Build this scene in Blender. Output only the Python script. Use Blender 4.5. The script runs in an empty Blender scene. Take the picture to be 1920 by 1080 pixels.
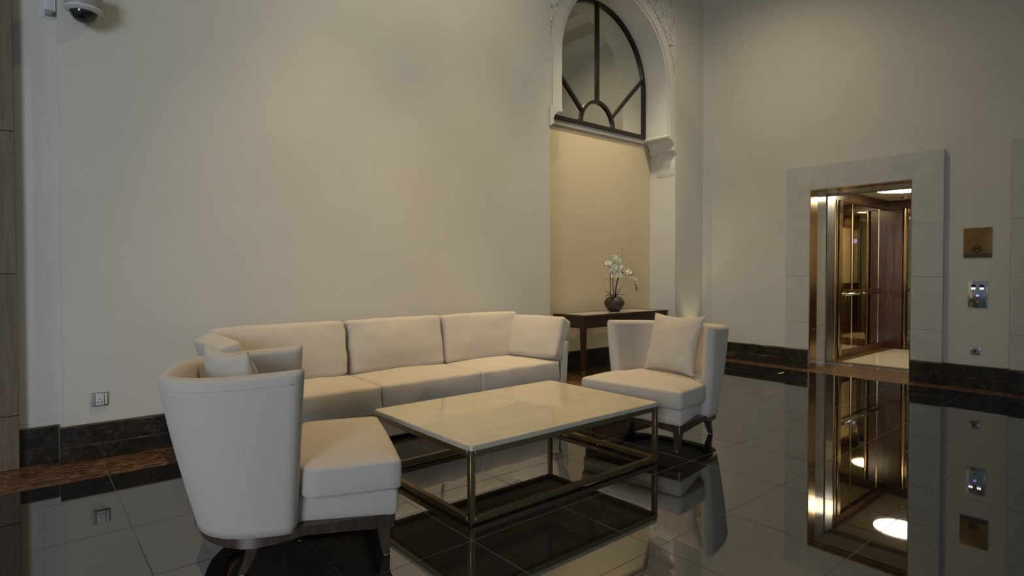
import bpy, bmesh, math, random
from mathutils import Vector, Matrix, noise
random.seed(7)
PI = math.pi
scene = bpy.context.scene
COL = scene.collection

# ------------------------------------------------------------------ camera
CAMZ = 1.2576
YAW, PITCH, ROLL = math.radians(49.952), math.radians(1.1116), math.radians(-0.0743)
cd = bpy.data.cameras.new('camera')
cam = bpy.data.objects.new('camera', cd)
COL.objects.link(cam)
F = Vector((math.cos(YAW)*math.cos(PITCH), math.sin(YAW)*math.cos(PITCH), -math.sin(PITCH)))
R0 = Vector((math.sin(YAW), -math.cos(YAW), 0)); U0 = R0.cross(F)
R = R0*math.cos(ROLL) + U0*math.sin(ROLL); U = -R0*math.sin(ROLL) + U0*math.cos(ROLL)
M = Matrix((R, U, -F)).transposed().to_4x4(); M.translation = (0, 0, CAMZ)
cam.matrix_world = M
cd.sensor_width = 36.0; cd.lens = 36.0*1099.94/1920.0
cd.shift_y = -(540-531.29)/1920.0
cd.clip_start = 0.05; cd.clip_end = 100
scene.camera = cam

# ------------------------------------------------------------------ world, daylight, exposure
w = bpy.data.worlds.new('world'); scene.world = w; w.use_nodes = True
bg = w.node_tree.nodes['Background']
bg.inputs['Color'].default_value = (0.72, 0.92, 1.0, 1); bg.inputs['Strength'].default_value = 0.17
scene.view_settings.view_transform = 'Standard'; scene.view_settings.look = 'None'
scene.view_settings.gamma = 1.0; scene.view_settings.use_curve_mapping = False
scene.view_settings.exposure = 0.0

def area_light(name, loc, target, sx, sy, energy, color):
    l = bpy.data.lights.new(name, 'AREA'); l.shape = 'RECTANGLE'; l.size = sx; l.size_y = sy
    l.energy = energy; l.color = color
    o = bpy.data.objects.new(name, l); COL.objects.link(o); o.location = loc
    o.rotation_euler = (Vector(target)-Vector(loc)).to_track_quat('-Z', 'Y').to_euler()
    return o
area_light('daylight_window', (-6.2, -2.8, 2.8), (0.6, 4.0, 1.4), 2.6, 3.0, 57, (0.80, 0.87, 1.0)).data.spread = math.radians(75)

# ------------------------------------------------------------------ materials
def nt(name):
    m = bpy.data.materials.new(name); m.use_nodes = True
    t = m.node_tree; return m, t, t.nodes['Principled BSDF']
def rgb(c): return (c[0], c[1], c[2], 1)
def N(t, kind, **kw):
    n = t.nodes.new(kind)
    for k, v in kw.items():
        if k in n.inputs: n.inputs[k].default_value = v
        else: setattr(n, k, v)
    return n
def coords(t, obj=False, scale=(1, 1, 1), rot=(0, 0, 0)):
    mp = N(t, 'ShaderNodeMapping'); mp.inputs['Scale'].default_value = scale; mp.inputs['Rotation'].default_value = rot
    if obj:
        c = N(t, 'ShaderNodeTexCoord'); t.links.new(c.outputs['Object'], mp.inputs[0])
    else:
        c = N(t, 'ShaderNodeNewGeometry'); t.links.new(c.outputs['Position'], mp.inputs[0])
    return mp.outputs[0]
def ramp(t, fac, stops):
    r = N(t, 'ShaderNodeValToRGB'); e = r.color_ramp.elements
    while len(e) < len(stops): e.new(0.5)
    for el, (p, c) in zip(e, stops): el.position = p; el.color = rgb(c)
    t.links.new(fac, r.inputs[0]); return r.outputs[0]
def bump(t, b, h, strength, dist=0.01):
    n = N(t, 'ShaderNodeBump', Strength=strength, Distance=dist); t.links.new(h, n.inputs['Height'])
    t.links.new(n.outputs[0], b.inputs['Normal'])
def plain(name, col, rough=0.5, metal=0.0, ior=1.5):
    m, t, b = nt(name); b.inputs['Base Color'].default_value = rgb(col)
    b.inputs['Roughness'].default_value = rough; b.inputs['Metallic'].default_value = metal; b.inputs['IOR'].default_value = ior
    return m
def paint(name, col, var=0.03, rough=0.75):
    m, t, b = nt(name); c = coords(t)
    n = N(t, 'ShaderNodeTexNoise', Scale=1.4, Detail=4); t.links.new(c, n.inputs['Vector'])
    lo = tuple(x*(1-var) for x in col); hi = tuple(min(1, x*(1+var)) for x in col)
    t.links.new(ramp(t, n.outputs[0], [(0.3, lo), (0.7, hi)]), b.inputs['Base Color'])
    b.inputs['Roughness'].default_value = rough
    n2 = N(t, 'ShaderNodeTexNoise', Scale=160, Detail=2); t.links.new(c, n2.inputs['Vector'])
    bump(t, b, n2.outputs[0], 0.12, 0.003)
    return m
def fabric(name, col):
    m, t, b = nt(name); c = coords(t)
    n = N(t, 'ShaderNodeTexNoise', Scale=420, Detail=3, Roughness=0.7); t.links.new(c, n.inputs['Vector'])
    t.links.new(ramp(t, n.outputs[0], [(0.25, tuple(x*0.86 for x in col)), (0.75, tuple(x*1.08 for x in col))]), b.inputs['Base Color'])
    b.inputs['Roughness'].default_value = 0.95; b.inputs['Specular IOR Level'].default_value = 0.2
    b.inputs['Sheen Weight'].default_value = 0.15
    bump(t, b, n.outputs[0], 0.25, 0.002)
    return m
def stone(name, stops, scale, rough, vein=None, ior=1.5, stretch=(1, 1, 1), detail=8, distortion=0.6, veinscale=3.0):
    m, t, b = nt(name); c = coords(t, scale=stretch)
    n = N(t, 'ShaderNodeTexNoise', Scale=scale, Detail=detail, Roughness=0.65, Distortion=distortion); t.links.new(c, n.inputs['Vector'])
    col = ramp(t, n.outputs[0], stops)
    if vein:
        v = N(t, 'ShaderNodeTexNoise', Scale=veinscale, Detail=6, Roughness=0.55, Distortion=1.6); t.links.new(c, v.inputs['Vector'])
        vf = ramp(t, v.outputs[0], [(0.485, (0, 0, 0)), (0.5, (1, 1, 1)), (0.515, (0, 0, 0))])
        mx = N(t, 'ShaderNodeMix', data_type='RGBA')
        vm = N(t, 'ShaderNodeMath', operation='MULTIPLY'); vm.inputs[1].default_value = vein[1]; t.links.new(vf, vm.inputs[0])
        t.links.new(vm.outputs[0], mx.inputs[0]); t.links.new(col, mx.inputs[6]); mx.inputs[7].default_value = rgb(vein[0])
        col = mx.outputs[2]
    t.links.new(col, b.inputs['Base Color']); b.inputs['Roughness'].default_value = rough; b.inputs['IOR'].default_value = ior
    return m
def wood(name, a, bcol, rough=0.35, stretch=(14, 14, 1.2)):
    m, t, b = nt(name); c = coords(t, scale=stretch)
    n = N(t, 'ShaderNodeTexNoise', Scale=3.0, Detail=7, Roughness=0.6, Distortion=0.8); t.links.new(c, n.inputs['Vector'])
    t.links.new(ramp(t, n.outputs[0], [(0.3, a), (0.7, bcol)]), b.inputs['Base Color'])
    b.inputs['Roughness'].default_value = rough
    return m
def emit(name, col, s):
    m, t, b = nt(name); b.inputs['Base Color'].default_value = rgb(col)
    b.inputs['Emission Color'].default_value = rgb(col); b.inputs['Emission Strength'].default_value = s
    return m

MAT = {
 'wall': paint('cream_wall_paint', (0.62, 0.595, 0.525)),
 'wallR': paint('cream_wall_paint_lift_side', (0.62, 0.595, 0.525)),
 'niche': paint('tan_niche_paint', (0.62, 0.51, 0.34)),
 'plaster': paint('white_plaster', (0.68, 0.65, 0.59), 0.02),
 'ceil': paint('ceiling_paint', (0.55, 0.50, 0.42)),
 'tile': stone('black_polished_tile', [(0.3, (0.006, 0.006, 0.006)), (0.75, (0.014, 0.0145, 0.0135))], 6, 0.02, ior=3.0, stretch=(1, 3, 1)),
 'grout': plain('grey_grout', (0.20, 0.20, 0.20), 0.7),
 'brown': stone('brown_granite', [(0.36, (0.010, 0.006, 0.004)), (0.5, (0.10, 0.050, 0.024)), (0.64, (0.34, 0.18, 0.09))], 11, 0.34, stretch=(1, 3.2, 1), detail=12, distortion=2.0),
 'skirt': stone('dark_marble', [(0.3, (0.010, 0.0088, 0.007)), (0.75, (0.050, 0.041, 0.031))], 7, 0.2, vein=((0.16, 0.12, 0.085), 0.35), veinscale=4.5),
 'lip': stone('brown_marble_edge', [(0.3, (0.07, 0.045, 0.025)), (0.7, (0.16, 0.11, 0.07))], 10, 0.3),
 'surround': stone('pale_limestone', [(0.3, (0.50, 0.49, 0.45)), (0.7, (0.58, 0.57, 0.53))], 5, 0.16),
 'travertine': stone('travertine', [(0.25, (0.12, 0.088, 0.062)), (0.75, (0.235, 0.185, 0.135))], 4, 0.35, stretch=(9, 9, 0.7)),
 'fabric': fabric('greige_fabric', (0.60, 0.55, 0.48)),
 'pillow': fabric('pale_cotton', (0.60, 0.56, 0.49)),
 'legwood': wood('dark_walnut', (0.040, 0.025, 0.018), (0.095, 0.060, 0.044), 0.24),
 'console': wood('brown_mahogany', (0.030, 0.013, 0.007), (0.075, 0.033, 0.018), 0.28, (1.2, 14, 14)),
 'marble': stone('cream_marble', [(0.3, (0.55, 0.505, 0.395)), (0.7, (0.62, 0.58, 0.47))], 3.0, 0.06, vein=((0.70, 0.66, 0.56), 0.6), veinscale=1.1, stretch=(0.7, 2, 1)),
 'bronze': plain('brushed_bronze', (0.38, 0.28, 0.155), 0.38, 1.0),
 'brass': plain('polished_brass', (0.46, 0.34, 0.19), 0.2, 1.0),
 'black': plain('black_rubber', (0.01, 0.01, 0.01), 0.5),
 'winframe': plain('dark_bronze_frame', (0.022, 0.014, 0.010), 0.35, 0.2),
 'mirror': plain('tinted_mirror_glass', (0.76, 0.77, 0.69), 0.02, 1.0),
 'liftmirror': plain('bronze_mirror', (0.72, 0.62, 0.44), 0.015, 1.0),
 'liftwood': wood('lift_walnut', (0.035, 0.015, 0.008), (0.10, 0.045, 0.022), 0.25),
 'chrome': plain('chrome', (0.55, 0.55, 0.55), 0.08, 1.0),
 'steel': plain('brushed_steel', (0.30, 0.30, 0.30), 0.35, 1.0),
 'liftbeige': stone('lift_beige_panel', [(0.3, (0.50, 0.47, 0.36)), (0.7, (0.58, 0.55, 0.44))], 8, 0.3),
 'liftdark': plain('lift_dark_panel', (0.06, 0.045, 0.025), 0.3),
 'creamfloor': stone('lift_cream_floor', [(0.3, (0.66, 0.60, 0.46)), (0.7, (0.74, 0.69, 0.56))], 4, 0.12),
 'liftlamp': emit('lift_lamp', (1.0, 0.86, 0.62), 26.0),
 'lampdisc': emit('downlight_lens', (1.0, 0.80, 0.52), 4.0),
 'screen': emit('lit_digits', (0.72, 0.72, 1.0), 5.0),
 'screenblue': emit('blue_display', (0.25, 0.28, 1.0), 1.6),
 'plaque': plain('engraved_bronze_plate', (0.23, 0.135, 0.045), 0.42, 0.55),
 'plaquedark': plain('dark_plate_edge', (0.10, 0.06, 0.035), 0.5, 0.3),
 'ink': plain('black_ink', (0.012, 0.010, 0.008), 0.6),
 'white': plain('white_plastic', (0.62, 0.62, 0.62), 0.4),
 'grey': plain('grey_plastic', (0.33, 0.33, 0.33), 0.4),
 'dome': plain('smoked_dome', (0.012, 0.012, 0.012), 0.05, 0.0, 1.6),
 'pot': stone('burnt_clay', [(0.3, (0.020, 0.014, 0.011)), (0.75, (0.085, 0.048, 0.03))], 9, 0.55),
 'leaf': plain('dark_leaf', (0.018, 0.028, 0.012), 0.4),
 'stem': plain('brown_stem', (0.045, 0.032, 0.018), 0.6),
 'petal': plain('ivory_petal', (0.85, 0.82, 0.66), 0.6),
 'yolk': plain('yellow_lip', (0.70, 0.50, 0.06), 0.6),
 'soil': plain('moss_soil', (0.03, 0.025, 0.015), 0.9),
}

# ------------------------------------------------------------------ object helpers
def link(name, mesh, mat=None, parent=None, smooth=False):
    o = bpy.data.objects.new(name, mesh); COL.objects.link(o)
    if mat and not mesh.materials: mesh.materials.append(MAT[mat])
    if smooth:
        for p in mesh.polygons: p.use_smooth = True
    if parent: o.parent = parent
    return o
def bm_obj(name, bm, mat, parent=None, smooth=False, angle=None):
    bmesh.ops.recalc_face_normals(bm, faces=bm.faces)
    me = bpy.data.meshes.new(name); bm.to_mesh(me); bm.free()
    o = link(name, me, mat, parent, smooth or angle is not None)
    if angle is not None: me.set_sharp_from_angle(angle=math.radians(angle))
    return o
def empty(name, loc=(0, 0, 0), rz=0):
    o = bpy.data.objects.new(name, None); COL.objects.link(o); o.location = loc; o.rotation_euler = (0, 0, rz)
    o.empty_display_size = 0.1
    return o
def tag(o, label, cat, group=None):
    o['label'] = label; o['category'] = cat
    if group: o['group'] = group
    return o
def struct(o): o['kind'] = 'structure'; return o
def add_box(bm, x0, x1, y0, y1, z0, z1, bev=0.0, seg=2):
    r = bmesh.ops.create_cube(bm, size=1.0)
    vs = r['verts']
    for v in vs:
        v.co = Vector(((x0+x1)/2+v.co.x*(x1-x0), (y0+y1)/2+v.co.y*(y1-y0), (z0+z1)/2+v.co.z*(z1-z0)))
    if bev > 0:
        es = list({e for v in vs for e in v.link_edges})
        bmesh.ops.bevel(bm, geom=es, offset=bev, segments=seg, affect='EDGES', profile=0.5)
def box(name, x0, x1, y0, y1, z0, z1, mat, parent=None, bev=0.0, seg=2):
    bm = bmesh.new(); add_box(bm, x0, x1, y0, y1, z0, z1, bev, seg)
    return bm_obj(name, bm, mat, parent, angle=40 if bev > 0 else None)
def prism(name, poly, axis, a0, a1, mat, parent=None, smooth=False, angle=None):
    """extrude a 2-D polygon. axis 'z': poly=(x,y); 'y': poly=(x,z); 'x': poly=(y,z)"""
    bm = bmesh.new()
    def P(p, a): return (p[0], p[1], a) if axis == 'z' else ((p[0], a, p[1]) if axis == 'y' else (a, p[0], p[1]))
    A = [bm.verts.new(P(p, a0)) for p in poly]; B = [bm.verts.new(P(p, a1)) for p in poly]
    n = len(poly)
    for i in range(n): bm.faces.new((A[i], A[(i+1) % n], B[(i+1) % n], B[i]))
    bm.faces.new(A[::-1]); bm.faces.new(B)
    return bm_obj(name, bm, mat, parent, smooth, angle)
def tube_bm(bm, pts, rad, seg=8, cap=True):
    pts = [Vector(p) for p in pts]; n = len(pts)
    rad = rad if isinstance(rad, (list, tuple)) else [rad]*n
    rings = []; up = None
    for i in range(n):
        d = (pts[min(i+1, n-1)]-pts[max(i-1, 0)]).normalized()
        if up is None: up = d.orthogonal().normalized()
        up = (up-d*up.dot(d)).normalized(); s = d.cross(up)
        rings.append([bm.verts.new(pts[i]+(up*math.cos(2*PI*k/seg)+s*math.sin(2*PI*k/seg))*rad[i]) for k in range(seg)])
    for i in range(n-1):
        for k in range(seg): bm.faces.new((rings[i][k], rings[i][(k+1) % seg], rings[i+1][(k+1) % seg], rings[i+1][k]))
    if cap: bm.faces.new(rings[0][::-1]); bm.faces.new(rings[-1])
def tube(name, pts, rad, mat, parent=None, seg=8):
    bm = bmesh.new(); tube_bm(bm, pts, rad, seg); return bm_obj(name, bm, mat, parent, True)
def lathe(name, prof, mat, parent=None, seg=32, c=(0, 0, 0), angle=40):
    bm = bmesh.new(); rings = []
    for r, z in prof:
        rings.append([bm.verts.new((c[0]+r*math.cos(2*PI*k/seg), c[1]+r*math.sin(2*PI*k/seg), c[2]+z)) for k in range(seg)])
    for i in range(len(rings)-1):
        for k in range(seg): bm.faces.new((rings[i][k], rings[i][(k+1) % seg], rings[i+1][(k+1) % seg], rings[i+1][k]))
    bm.faces.new(rings[0][::-1]); bm.faces.new(rings[-1])
    return bm_obj(name, bm, mat, parent, angle=angle)
def axis_samples(h, r, n):
    e = [h - r + r*k/4 for k in range(5)]
    inner = [-(h-r)+2*(h-r)*k/n for k in range(1, n)]
    return [-x for x in reversed(e)] + inner + e
def rbox_bm(sx, sy, sz, r, bulge=(0, 0, 0), n=(10, 10, 4), wr=0.0, seed=0):
    """rounded, softly bulging upholstery block centred on the origin"""
    H = (sx/2, sy/2, sz/2); S = [axis_samples(H[a], r, n[a]) for a in range(3)]
    L = [len(s)-1 for s in S]; bm = bmesh.new(); vd = {}
    def V(i, j, k):
        if (i, j, k) in vd: return vd[(i, j, k)]
        p = Vector((S[0][i], S[1][j], S[2][k]))
        q = Vector([max(-(H[a]-r), min(H[a]-r, p[a])) for a in range(3)])
        d = p-q
        if d.length > 1e-9: p = q + d.normalized()*r
        u = [p[a]/H[a] for a in range(3)]
        for a in range(3):
            b, c = (a+1) % 3, (a+2) % 3
            if bulge[a]: p[a] += bulge[a]*u[a]*(1-u[b]**2)*(1-u[c]**2)
        if wr:
            nv = noise.noise(Vector((p.x*9+seed, p.y*9, p.z*9)))
            ed = max(abs(u[0]), abs(u[1]))**3
            p += Vector((u[0], u[1], u[2]))*nv*wr*(0.4+ed)
        vd[(i, j, k)] = bm.verts.new(p); return vd[(i, j, k)]
    for a in range(3):
        b, c = (a+1) % 3, (a+2) % 3
        for end in (0, L[a]):
            for i in range(L[b]):
                for j in range(L[c]):
                    q = []
                    for di, dj in ((0, 0), (1, 0), (1, 1), (0, 1)):
                        ix = [0, 0, 0]; ix[a] = end; ix[b] = i+di; ix[c] = j+dj; q.append(V(*ix))
                    bm.faces.new(q)
    return bm
def rbox(name, size, r, mat, parent, loc, rot=(0, 0, 0), bulge=(0, 0, 0), n=(10, 10, 4), wr=0.0, seed=0):
    o = bm_obj(name, rbox_bm(*size, r, bulge, n, wr, seed), mat, parent, True)
    o.location = loc; o.rotation_euler = rot; return o
def ringbar(name, pts_out, pts_in, axis, a0, a1, mat, parent):
    """bar between two matching 2-D polylines, extruded along an axis"""
    return prism(name, list(pts_out)+list(reversed(pts_in)), axis, a0, a1, mat, parent)

# ------------------------------------------------------------------ floor
XR = 7.87; YW = 4.83; ZC = 5.42; YN = 5.235
SKB = 4.808; STRIP = 4.38; XSTRIP = 7.56; XSK = 7.845
floor = struct(box('floor', -3.0, 8.45, -3.0, 5.3, -0.12, -0.0015, 'grout'))
TX, TY, TS, G = 1.6106, 2.2059, 0.6, 0.0016
tile_cache = {}
def tile(x0, x1, y0, y1, nm, mat):
    sx, sy = x1-x0-2*G, y1-y0-2*G
    if sx < 0.02 or sy < 0.02: return
    key = (round(sx, 4), round(sy, 4), mat)
    if key not in tile_cache:
        bm = bmesh.new(); add_box(bm, -sx/2, sx/2, -sy/2, sy/2, -0.012, 0.0, 0.0006, 1)
        bmesh.ops.recalc_face_normals(bm, faces=bm.faces)
        me = bpy.data.meshes.new(nm); bm.to_mesh(me); bm.free(); me.materials.append(MAT[mat]); tile_cache[key] = me
    o = bpy.data.objects.new(nm, tile_cache[key]); COL.objects.link(o); o.parent = floor
    o.location = ((x0+x1)/2, (y0+y1)/2, 0)
xs = [TX+TS*i for i in range(-7, 11)]; xs = [x for x in xs if -3 < x < XSTRIP-0.05]; xs = [-3.0]+xs+[XSTRIP]
ys = [TY+TS*i for i in range(-8, 5)]; ys = [y for y in ys if -3 < y < STRIP-0.05]; ys = [-3.0]+ys+[STRIP]
for i in range(len(xs)-1):
    for j in range(len(ys)-1): tile(xs[i], xs[i+1], ys[j], ys[j+1], 'tile', 'tile')
bx = [-3.0]+[TX+TS*i for i in range(-7, 11) if -3 < TX+TS*i < XR]
for i in range(len(bx)-1): tile(bx[i], bx[i+1], STRIP, 4.95, 'border_slab', 'brown')
tile(bx[-1], XR, STRIP, 4.95, 'border_slab', 'brown')
nx = [4.6]+[x for x in bx if 4.7 < x < 7.0]+[7.07]
for i in range(len(nx)-1): tile(nx[i], nx[i+1], 4.95, 5.25, 'border_slab', 'brown')
by = [y for y in ys if y < STRIP]+[STRIP]
for j in range(len(by)-1): tile(XSTRIP, XR, by[j], by[j+1], 'border_slab', 'brown')
tile(XR, 8.42, 2.2, 3.33, 'threshold_slab', 'brown')

# ------------------------------------------------------------------ walls and ceiling
wall_back = struct(box('wall_back', 0.212, 4.62, YW, 5.5, 0, ZC, 'wall'))
struct(box('wall_recess', -3.0, 0.212, 4.94, 5.5, 0, ZC, 'wall'))
struct(box('wall_niche', 4.62, 7.05, YN+0.02, 5.5, 0, ZC, 'niche'))
struct(prism('wall_pier', [(7.05, YW), (7.74, YW), (XR, 4.755), (8.2, 4.755), (8.2, 5.5), (7.05, 5.5)], 'z', 0, ZC, 'wall'))
OY0, OY1, OZ = 2.20, 3.33, 2.31
bm = bmesh.new()
add_box(bm, XR, 8.3, OY1, 4.755, 0, ZC); add_box(bm, XR, 8.3, 1.03, OY0, 0, ZC)
add_box(bm, XR, 8.3, OY0, OY1, OZ, ZC); add_box(bm, XR, 8.3, -3.0, -0.12, 0, ZC); add_box(bm, XR, 8.3, -0.12, 1.03, OZ, ZC)
struct(bm_obj('wall_right', bm, 'wallR'))
ceiling = struct(box('ceiling', -3.0, 8.3, -3.0, 5.5, ZC, ZC+0.15, 'ceil'))
box('coffer_band', 6.95, 7.25, -3.0, YW, ZC-0.05, ZC, 'plaster', ceiling, 0.01)
prof = [(XR, ZC), (XR-0.16, ZC), (XR-0.15, ZC-0.04), (XR-0.10, ZC-0.06), (XR-0.06, ZC-0.11), (XR-0.05, ZC-0.16), (XR-0.02, ZC-0.18), (XR, ZC-0.2)]
struct(prism('trim_1', prof, 'y', -3.0, 4.755, 'plaster'))
prof2 = [(YW, ZC), (YW-0.16, ZC), (YW-0.15, ZC-0.04), (YW-0.10, ZC-0.06), (YW-0.06, ZC-0.11), (YW-0.05, ZC-0.16), (YW-0.02, ZC-0.18), (YW, ZC-0.2)]
struct(prism('trim_2', prof2, 'x', 0.212, 4.62, 'plaster'))

# skirtings: two courses of dark marble slabs with a brown lip
def skirting(name, run, a0, a1, face, back, h=0.245, step=1.2, first=None, sign=1):
    e = struct(empty(name))
    def B(nm, u0, u1, f, z0, z1, m, bev=0.002):
        if run == 'x': return box(nm, u0, u1, f, back, z0, z1, m, e, bev, 1)
        return box(nm, f, back, u0, u1, z0, z1, m, e, bev, 1)
    for z0, z1, off in ((0.0, 0.104, 0.0), (0.1065, h-0.012, 0.003)):
        u = a0; k = 0
        while u < a1-1e-4:
            v = min(a1, (first if (first and k == 0) else u+step)); k += 1
            if a1-v < 0.12: v = a1
            B('slab', u+0.0006, v-0.0006, face+off, z0, z1, 'skirt'); u = v
    B('joint_line', a0, a1, face+0.0025, 0.1035, 0.107, 'lip', 0)
    B('top_lip', a0, a1, face+0.006, h-0.012, h, 'lip')
    return e
skirting('baseboard_back', 'x', 0.190, 4.62, SKB, YW, first=1.0)
skirting('baseboard_recess', 'x', -0.01, 0.190, 4.918, 4.94)
skirting('baseboard_niche', 'x', 4.62, 7.05, YN-0.005, YN+0.02)
skirting('baseboard_pier', 'x', 7.05, 7.72, YW-0.022, YW)
skirting('baseboard_right_inner', 'y', 3.63, 4.74, XSK, XR)
skirting('baseboard_right_outer', 'y', 1.32, 1.90, XSK, XR)
skirting('baseboard_right_far', 'y', -3.0, -0.41, XSK, XR)

# travertine pilaster at the edge of the recess
pil = tag(empty('stone_pilaster', (-0.4, 4.9, 0)), 'grained brown stone pilaster rising beside the pale wall recess', 'pilaster')
zz = [0, 0.345, 1.25, 2.15, 3.05, 3.95, ZC-0.003]
for a, b in zip(zz[:-1], zz[1:]):
    o = box('stone_block', -0.39, 0.389, -0.02, 0.038, a+0.001, b-0.001, 'travertine', pil, 0.003, 1)

# ------------------------------------------------------------------ arch surround in front of the niche window
AX, AZ, RI, RO = 5.845, 3.78, 1.02, 1.20
XL, XRr = 4.62, 7.05
arch = struct(empty('trim_3'))
def arc(r, a0, a1, n, cx=AX, cz=AZ): return [(cx+r*math.cos(a0+(a1-a0)*i/n), cz+r*math.sin(a0+(a1-a0)*i/n)) for i in range(n+1)]
ZS = 3.13
yf = YW+0.004
inner = [(AX+RI, ZS)]+arc(RI, 0, PI, 64)+[(AX-RI, ZS)]
def out_pt(p):
    # where the radial line meets the outer rectangle
    if p[1] <= AZ+1e-6: return (XRr if p[0] > AX else XL, p[1])
    dx, dz = p[0]-AX, p[1]-AZ; t = 1e9
    if dx > 1e-9: t = min(t, (XRr-AX)/dx)
    if dx < -1e-9: t = min(t, (XL-AX)/dx)
    if dz > 1e-9: t = min(t, (ZC-AZ)/dz)
    return (AX+dx*t, AZ+dz*t)
bm = bmesh.new()
I0 = [bm.verts.new((p[0], yf+0.03, p[1])) for p in inner]; I1 = [bm.verts.new((p[0], YN, p[1])) for p in inner]
O0 = [bm.verts.new((out_pt(p)[0], yf+0.03, out_pt(p)[1])) for p in inner]
O1 = [bm.verts.new((out_pt(p)[0], YN, out_pt(p)[1])) for p in inner]
for i in range(len(inner)-1):
    bm.faces.new((I0[i], I0[i+1], O0[i+1], O0[i])); bm.faces.new((I0[i], I1[i], I1[i+1], I0[i+1])); bm.faces.new((I1[i], O1[i], O1[i+1], I1[i+1]))
for q in (0, -1): bm.faces.new((I0[q], O0[q], O1[q], I1[q]))
bm_obj('arch_wall', bm, 'plaster', arch, angle=35)
def band(name, ra, rb, y0, y1):
    po = [(AX+rb, ZS+0.0)]+arc(rb, 0, PI, 64)+[(AX-rb, ZS)]
    pi_ = [(AX+ra, ZS)]+arc(ra, 0, PI, 64)+[(AX-ra, ZS)]
    bm = bmesh.new(); rows = []
    for (a, b) in zip(pi_, po):
        rows.append([bm.verts.new((a[0], y1, a[1])), bm.verts.new((a[0], y0, a[1])), bm.verts.new((b[0], y0, b[1])), bm.verts.new((b[0], y1, b[1]))])
    for i in range(len(rows)-1):
        for k in range(4): bm.faces.new((rows[i][k], rows[i][(k+1) % 4], rows[i+1][(k+1) % 4], rows[i+1][k]))
    bm.faces.new(rows[0]); bm.faces.new(rows[-1][::-1])
    return bm_obj(name, bm, 'plaster', arch, angle=35)
band('arch_moulding', RI, RI+0.035, yf+0.006, yf+0.031)
band('arch_moulding', RI+0.041, RO-0.025, yf-0.006, yf+0.031)
band('arch_moulding', RO-0.019, RO+0.004, yf+0.004, yf+0.031)
for s in (-1, 1):                                           # carved spandrels, relief modelled in the mesh
    bm = bmesh.new(); na, nr = 190, 90; grid = []
    for i in range(na+1):
        a = math.radians(4+86*i/na); p = (AX+s*math.cos(a)*RO, AZ+math.sin(a)*RO); q = out_pt(p); row = []
        r0 = RO+0.008
        b0 = (AX+s*math.cos(a)*r0, AZ+math.sin(a)*r0)
        q = (q[0]-s*0.016 if abs(q[0]-AX) > 1.19 else q[0], q[1])
        for j in range(nr+1):
            f = j/nr; x = b0[0]+(q[0]-b0[0])*f; z = b0[1]+(q[1]-b0[1])*f
            d = noise.voronoi(Vector((x*24+1.5*noise.noise(Vector((x*9, z*9, 1))), z*24, 3.3)))[0]
            pit = min(1.0, max(0.0, (0.50-d[0])/0.16)); web = min(1.0, max(0.0, (d[1]-d[0]-0.05)/0.15))
            row.append(bm.verts.new((x, yf-0.004+0.034*pit+0.006*(1-web), z)))
        grid.append(row)
    for i in range(na):
        for j in range(nr): bm.faces.new((grid[i][j], grid[i+1][j], grid[i+1][j+1], grid[i][j+1]))
    bm_obj('carved_spandrel', bm, 'plaster', arch, True)
    e0 = XRr if s > 0 else XL
    box('edge_bead', min(e0, e0-s*0.014), max(e0, e0-s*0.014), yf-0.003, yf+0.031, ZS, ZC-0.002, 'plaster', arch, 0.004)
    # corbel: fillet, cove and bead, run through the depth of the reveal
    pr = [(0, 3.14), (0.192, 3.14), (0.198, 3.125), (0.192, 3.105), (0.176, 3.10)]
    pr += [(0.05+0.126*(1-math.sin(t*PI/2/8)), 3.10-0.125*(1-math.cos(t*PI/2/8))) for t in range(1, 9)]
    pr += [(0.062, 2.97), (0.064, 2.955), (0.055, 2.945), (0.03, 2.94), (0.03, 2.92), (0.0, 2.92)]
    prism('corbel', [(e0-s*u, z) for u, z in pr], 'y', YW-0.012, YN, 'plaster', arch, angle=30)
    box('corbel_block', min(e0, e0-s*0.008), max(e0, e0-s*0.008), YW+0.004, YN-0.10, 2.60, 2.921, 'plaster', arch, 0.003)
    # plain plaster jamb lining below the corbel
    box('jamb_lining', min(e0, e0-s*0.004), max(e0, e0-s*0.004), YW+0.001, YN+0.02, 0.25, 2.60, 'plaster', arch)

# ------------------------------------------------------------------ mirrored fan window
win = struct(empty('window_1'))
WZ = 3.145; wy0, wy1 = YN-0.035, YN+0.012
fr_o = [(AX+RI, WZ)]+arc(RI, 0, PI, 64)+[(AX-RI, WZ)]
fr_i = [(AX+RI-0.045, WZ)]+arc(RI-0.045, 0, PI, 64)+[(AX-RI+0.045, WZ)]
bm = bmesh.new(); rows = []
for a, b in zip(fr_i, fr_o):
    rows.append([bm.verts.new((a[0], wy1, a[1])), bm.verts.new((a[0], wy0, a[1])), bm.verts.new((b[0], wy0, b[1])), bm.verts.new((b[0], wy1, b[1]))])
for i in range(len(rows)-1):
    for k in range(4): bm.faces.new((rows[i][k], rows[i][(k+1) % 4], rows[i+1][(k+1) % 4], rows[i+1][k]))
bm.faces.new(rows[0]); bm.faces.new(rows[-1][::-1])
bm_obj('window_frame', bm, 'winframe', win, angle=35)
box('bottom_rail', AX-RI, AX+RI, wy0-0.001, wy1, WZ, WZ+0.048, 'winframe', win)
box('window_sill', 4.62, XRr, YN-0.008, YN+0.02, 3.085, WZ, 'plaster', win, 0.003)
FX, FZ, FR = AX+0.012, WZ+0.03, 0.335
def bar(name, p, q, wd):
    d = Vector((q[0]-p[0], q[1]-p[1])).normalized(); n = Vector((-d.y, d.x))*wd/2
    prism(name, [(p[0]+n.x, p[1]+n.y), (q[0]+n.x, q[1]+n.y), (q[0]-n.x, q[1]-n.y), (p[0]-n.x, p[1]-n.y)], 'y', wy0+0.002, wy1, 'winframe', win)
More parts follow.
